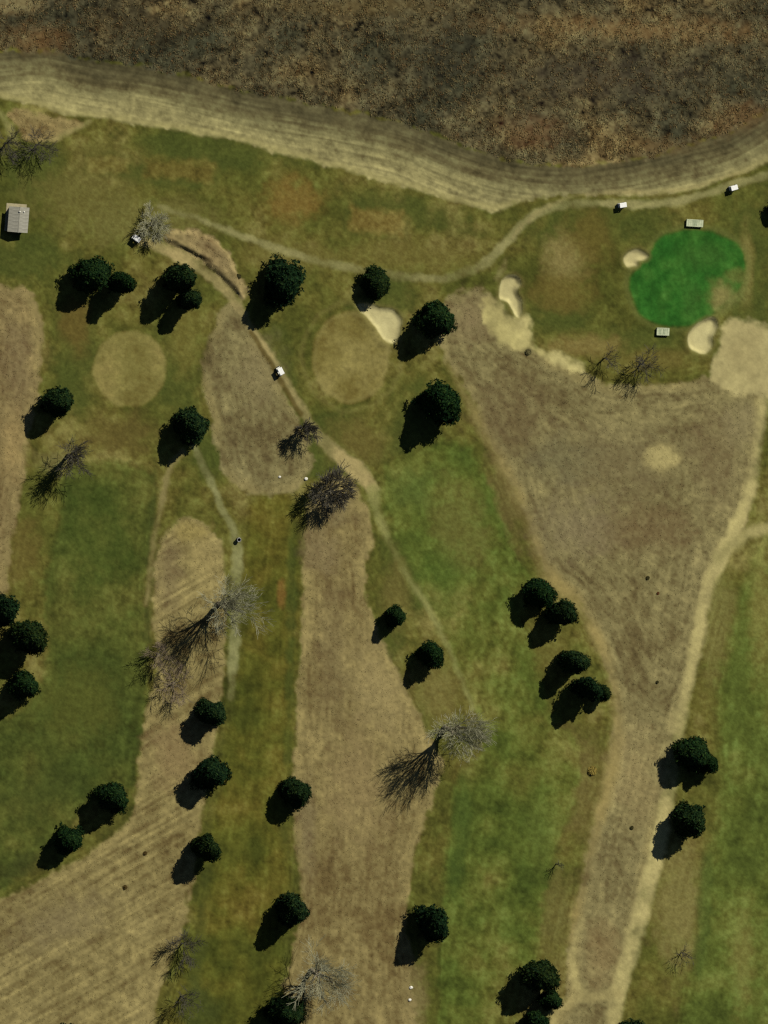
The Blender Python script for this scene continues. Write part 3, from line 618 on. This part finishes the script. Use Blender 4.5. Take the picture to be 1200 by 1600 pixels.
# ------------------------------------------------------------------ hard-surface helpers
def bxm(name, size, loc=(0, 0, 0), bevel=0.02, taper=None, segs=2):
    bm = bmesh.new(); bmesh.ops.create_cube(bm, size=1)
    for v in bm.verts:
        tx = ty = 1.0
        if taper and v.co.z > 0: tx, ty = taper
        v.co = Vector((v.co.x * size[0] * tx + loc[0], v.co.y * size[1] * ty + loc[1], v.co.z * size[2] + loc[2]))
    if bevel: bmesh.ops.bevel(bm, geom=bm.edges[:], offset=bevel, segments=segs, affect='EDGES', profile=.6)
    me = bpy.data.meshes.new(name); bm.to_mesh(me); bm.free(); return me
def polyprism(name, pts, y0, y1, bevel=0.0):
    """side profile (x, z) extruded along y"""
    bm = bmesh.new(); a = [bm.verts.new((x, y0, z)) for x, z in pts]; b = [bm.verts.new((x, y1, z)) for x, z in pts]; n = len(pts)
    bm.faces.new(a[::-1]); bm.faces.new(b)
    for k in range(n): bm.faces.new((a[k], a[(k + 1) % n], b[(k + 1) % n], b[k]))
    bmesh.ops.recalc_face_normals(bm, faces=bm.faces[:])
    if bevel: bmesh.ops.bevel(bm, geom=bm.edges[:], offset=bevel, segments=2, affect='EDGES')
    me = bpy.data.meshes.new(name); bm.to_mesh(me); bm.free(); return me
def lathe(name, prof, axis='z', n=16, loc=(0, 0, 0)):
    V = []; F = []
    for r_, h in prof:
        for k in range(n):
            a = 2 * PI * k / n; c, s = r_ * math.cos(a), r_ * math.sin(a)
            V.append((c + loc[0], s + loc[1], h + loc[2]) if axis == 'z' else (c + loc[0], h + loc[1], s + loc[2]))
    for i in range(len(prof) - 1):
        for k in range(n): F.append((i * n + k, i * n + (k + 1) % n, (i + 1) * n + (k + 1) % n, (i + 1) * n + k))
    return npmesh(name, np.array(V), np.array(F), None, True)
def tube(name, pts, rad, k=6):
    t = Tubes()
    for p, q in zip(pts[:-1], pts[1:]): t.seg(p, q, rad, rad, k)
    return t.mesh(name)
M_WHITE = plain('white_plastic', (.66, .66, .60), (.78, .78, .72), 2, .45, .4)
M_CREAM = plain('cream_body', (.50, .50, .42), (.60, .60, .50), 2, .4, .4)
M_BLACK = plain('black_rubber', (.012, .012, .012), (.03, .03, .03), 8, .85, .2)
M_GREY = plain('grey_metal', (.20, .20, .19), (.30, .30, .28), 5, .5, .5, .3)
M_SEAT = plain('beige_vinyl', (.30, .27, .20), (.38, .34, .26), 4, .6, .3)
M_ROOF = plain('weathered_roof_metal', (.20, .19, .145), (.29, .28, .215), .9, .65, .3)
M_WOOD = plain('weathered_boards', (.16, .13, .08), (.27, .22, .14), 3, .85, .1)
M_PAD = plain('pale_concrete', (.24, .21, .12), (.34, .30, .18), 2, .9, .1)
M_PALE = plain('faded_pale_paint', (.30, .34, .20), (.46, .49, .31), 1.4, .6, .3)
M_PALE2 = plain('grey_green_paint', (.22, .26, .15), (.34, .38, .24), 1.8, .65, .2)
M_STONE = plain('white_stone', (.55, .53, .44), (.72, .70, .60), 5, .85, .1)
M_GLASS, _n, _l, _b = newmat('clear_screen', 0.08, 0.5); _b.inputs['Base Color'].default_value = (.75, .8, .78, 1); _b.inputs['Transmission Weight'].default_value = 0.9

# ------------------------------------------------------------------ golf carts
CP = {}
CP['body'] = (polyprism('cart_body', [(-1.15, .28), (-1.15, .72), (-.98, .80), (-.42, .80), (-.34, .34), (.52, .32), (.66, .74), (1.0, .66), (1.18, .48), (1.18, .28)], -.56, .56, .03), M_CREAM)
CP['bag_deck'] = (bxm('cart_bag_deck', (.34, .98, .06), (-1.2, 0, .62), .015), M_BLACK)
CP['seat'] = (bxm('cart_seat', (.52, 1.08, .16), (-.52, 0, .88), .05), M_SEAT)
CP['backrest'] = (bxm('cart_backrest', (.14, 1.08, .42), (-.84, 0, 1.14), .05), M_SEAT)
CP['dashboard'] = (bxm('cart_dash', (.2, 1.04, .14), (.62, 0, .84), .04), M_BLACK)
CP['steering_wheel'] = (lathe('cart_wheel_ring', [(.15, 0), (.19, .02), (.17, .05), (.13, .03), (.15, 0)], 'z', 14, (.36, .28, 1.0)), M_BLACK)
CP['windscreen'] = (bxm('cart_screen', (.02, 1.02, .78), (.83, 0, 1.36), .004), M_GLASS)
CP['canopy'] = (bxm('cart_canopy', (1.98, 1.30, .12), (-.10, 0, 1.88), .055, (.93, .90), 3), M_WHITE)
def cart(px, py, rot, label):
    e = empty('golf_cart', G(px, py, .02), rot); tag(e, label, 'golf cart', 'golf carts beside the paths'); e.scale = (0.9,) * 3
    for nm, (me, mt) in CP.items(): link(nm, me, mt, e)
    for x, y in ((.80, -.52), (.80, .52), (-.98, -.52), (-.98, .52)):
        link('strut', CPS[(x, y)], M_GREY, e)
    for x in (-.76, .80):
        for y in (-.50, .50):
            w = link('wheel', CPW, M_BLACK, e); w.location = (x, y, .23); h = link('rim', CPR, M_GREY, w)
CPS = {(x, y): tube('cart_strut', [(x, y, .5), (x * .96, y, 1.84)], .022) for x, y in ((.80, -.52), (.80, .52), (-.98, -.52), (-.98, .52))}
CPW = lathe('cart_tyre', [(.12, -.09), (.21, -.09), (.235, -.05), (.235, .05), (.21, .09), (.12, .09)], 'y', 16)
CPR = lathe('cart_rim', [(.0, -.075), (.12, -.08), (.12, .08), (.0, .075)], 'y', 12)
cart(436, 580, math.radians(-62), 'white roofed golf cart on the diagonal path beside the oval dormant green')
cart(970, 320, math.radians(8), 'white roofed golf cart on the upper path, nearer the bright putting green')
cart(1144, 293, math.radians(15), 'white roofed golf cart on the upper path near the right edge')
cart(212, 373, math.radians(-35), 'white roofed golf cart at the path end below the round bare tree')

# ------------------------------------------------------------------ shed in the upper left
sx, sy, hw, hl, eh, rh = 30.0, 344.5, 2.15, 2.75, 2.1, 2.75
e = empty('shed', G(sx - 5, sy - 2, .02), math.radians(-5)); tag(e, 'grey metal roofed shed with a dark shadow near the left edge', 'shed')
link('pad', bxm('shed_pad', (2 * hw + .5, 2 * hl + .9, .14), (-.15, .35, .03), .02), M_PAD, e)
for side, (a, b) in enumerate((((-hw + .2, -hl + .25), (-hw + .2, hl - .25)), ((hw - .2, -hl + .25), (hw - .2, hl - .25)))):
    n = 14
    for k in range(n):
        y = a[1] + (b[1] - a[1]) * (k + .5) / n
        link('board', bxm('shed_board', ((.05), (b[1] - a[1]) / n - .015, eh - .12), (a[0] + (.012 if k % 2 else 0), y, eh / 2 + .05), .006, None, 1), M_WOOD, e)
for y in (-hl + .22, hl - .22):
    n = 11
    for k in range(n):
        x = -hw + .2 + (2 * hw - .4) * (k + .5) / n; top = eh + (rh - eh) * (1 - abs(x) / hw) - .1
        link('board', bxm('shed_board', ((2 * hw - .4) / n - .015, .05, top), (x, y + (.012 if k % 2 else 0), top / 2 + .08), .006, None, 1), M_WOOD, e)
link('door', bxm('shed_door', (1.1, .06, 1.9), (0, -hl + .17, 1.02), .015), M_GREY, e)
sl = math.atan2(rh - eh, hw)
for sgn in (-1, 1):
    n = 7
    for k in range(n):
        y = -hl - .15 + (2 * hl + .3) * (k + .5) / n; w = (2 * hl + .3) / n
        me = bxm('roof_panel', (math.hypot(hw, rh - eh) + .32, w - .012, .035), (0, 0, 0), .006, None, 1)
        p = link('roof_panel', me, M_ROOF, e); p.location = (sgn * (hw / 2 + .10), y, (eh + rh) / 2 - .02 + .004 * (k % 2)); p.rotation_euler = (0, sgn * sl, 0)
        s_ = link('seam', tube('roof_seam', [(-1.2, -w / 2, .035), (1.2, -w / 2, .035)], .022, 4), M_ROOF, p)
link('ridge_cap', polyprism('ridge_cap', [(-.2, rh - .03), (0, rh + .07), (.2, rh - .03), (.0, rh + .02)], -hl - .2, hl + .2), M_ROOF, e)
for x in (-.05, 1.05):
    link('roof_vent', lathe('roof_vent', [(.10, -.15), (.10, .2), (.2, .22), (.16, .32), (.02, .36)], 'z', 10, (x, hl - .9, rh - .05 - abs(x) * (rh - eh) / hw)), M_STONE, e)

# ------------------------------------------------------------------ pale slatted boxes beside the bright green
def slatbox(px, py, w, dpt, h, rot, label, nsl, darks):
    e = empty('storage_box', G(px, py, .01), rot); tag(e, label, 'box', 'pale boxes beside the bright putting green')
    link('body', bxm('box_body', (w - .16, dpt - .16, h - .12), (0, 0, (h - .12) / 2 + .08), .02), M_PALE2, e)
    for y in (-dpt * .3, dpt * .3): link('skid', bxm('box_skid', (w - .3, .12, .1), (0, y, .05), .01), M_WOOD, e)
    for k in range(nsl):
        x = -w / 2 + w * (k + .5) / nsl
        link('slat', bxm('box_slat', (w / nsl - .03, dpt, .05), (x, 0, h + .02 + .012 * (k % 2)), .01, None, 1), M_PALE2 if k in darks else M_PALE, e)
    for y in (-dpt / 2 + .12, dpt / 2 - .12): link('batten', bxm('box_batten', (w - .06, .14, .035), (0, y, h + .078), .008, None, 1), M_PALE, e)
slatbox(1084, 348.5, 4.25, 1.75, .62, math.radians(-4), 'long pale box above the bright putting green', 8, (3, 4))
slatbox(1034.5, 518, 3.2, 1.85, .66, math.radians(-3), 'short pale slatted box below the bright putting green', 6, (1, 3))

# ------------------------------------------------------------------ small things
e = empty('litter_bin', G(372, 843), .4); tag(e, 'small dark round bin standing at the bend of the short grey path', 'bin')
link('body', lathe('bin_body', [(.0, 0), (.42, 0), (.46, 1.0), (.40, 1.0), (.38, .2), (0, .2)], 'z', 16), M_BLACK, e)
link('rim', lathe('bin_rim', [(.38, .98), (.52, .98), (.52, 1.07), (.38, 1.07), (.38, .98)], 'z', 16), M_GREY, e)
def stone(px, py, r, label, seed):
    rr = random.Random(seed); bm = bmesh.new(); bmesh.ops.create_icosphere(bm, subdivisions=2, radius=r)
    for v in bm.verts: v.co = Vector((v.co.x * 1.15, v.co.y * .95, v.co.z * .7)) * rr.uniform(.82, 1.12)
    me = bpy.data.meshes.new('stone'); bm.to_mesh(me); bm.free()
    tag(link('stone', me, M_STONE), label, 'stone', 'white stones in the grass').location = G(px, py, r * .3)
stone(437, 745, .30, 'white stone at the lower edge of the rounded grey brown meadow', 1)
stone(478, 748, .42, 'larger white stone just above the dense dark leafless tree', 2)
stone(642, 1543, .40, 'white stone on the right edge of the middle meadow near the bottom, upper of two', 3)
stone(640, 1562, .36, 'white stone on the right edge of the middle meadow near the bottom, lower of two', 4)
def shrub(px, py, r, cols, label, seed, n=260):
    r_ = np.random.RandomState(seed); u = r_.randn(n, 3); u /= np.linalg.norm(u, axis=1)[:, None]; u[:, 2] = np.abs(u[:, 2])
    P = u * (r * (.5 + .5 * r_.rand(n, 1))) * np.array((1, 1, .8)); a = r_.rand(n) * 2 * PI; L = .28 * r + .08; w = .09 * r + .03
    d = np.stack([np.cos(a), np.sin(a), r_.uniform(-.2, .7, n)], -1); sd = np.stack([-np.sin(a), np.cos(a), r_.uniform(-.5, .5, n)], -1)
    V = np.stack([P - d * L * .4, P + sd * w, P + d * L, P - sd * w], 1).reshape(-1, 3)
    col = np.repeat(np.array([lin(c) for c in cols])[r_.randint(0, len(cols), n)], 4, 0)
    e = empty('shrub', G(px, py)); tag(e, label, 'shrub', 'low shrubs on the course')
    link('foliage', npmesh('shrub_foliage', V, np.arange(n * 4).reshape(-1, 4), col), M_TUFT, e)
    t = Tubes()
    for k in range(5): t.seg((0, 0, -.05), (math.cos(k * 1.26) * r * .5, math.sin(k * 1.26) * r * .5, r * .6), .03, .015, 4)
    link('stem', t.mesh('shrub_stem'), M_TWIGD, e)
DK = [(52, 48, 26), (64, 58, 32), (48, 50, 28)]
shrub(1012, 903, .45, DK, 'tiny dark shrub in the middle of the funnel meadow', 1)
shrub(1028, 927, .32, [(96, 60, 36), (80, 54, 30)], 'tiny reddish shrub just below the dark one in the funnel meadow', 2)
shrub(986, 1293, .45, DK, 'tiny dark shrub on the narrow neck of the funnel meadow', 3)
shrub(1027, 1066, .35, DK, 'tiny dark shrub left of the wide pale track', 4)
shrub(195, 1386, .5, [(60, 50, 26), (74, 60, 30)], 'tiny brown shrub in the lower left meadow, lower of two', 5)
shrub(226, 1333, .45, [(60, 50, 26), (74, 60, 30)], 'tiny brown shrub in the lower left meadow, upper of two', 6)
shrub(925, 1204, 1.1, [(134, 118, 58), (120, 106, 50), (112, 100, 48)], 'yellow shrub on the left edge of the funnel meadow neck', 7, 500)
shrub(825, 550, .7, [(98, 92, 58), (84, 80, 50), (74, 70, 44)], 'grey green shrub at the lower corner of the yellow dirt patch', 8, 400)
shrub(372, 432, .6, DK, 'small dark shrub on the lower end of the raised mound', 9)
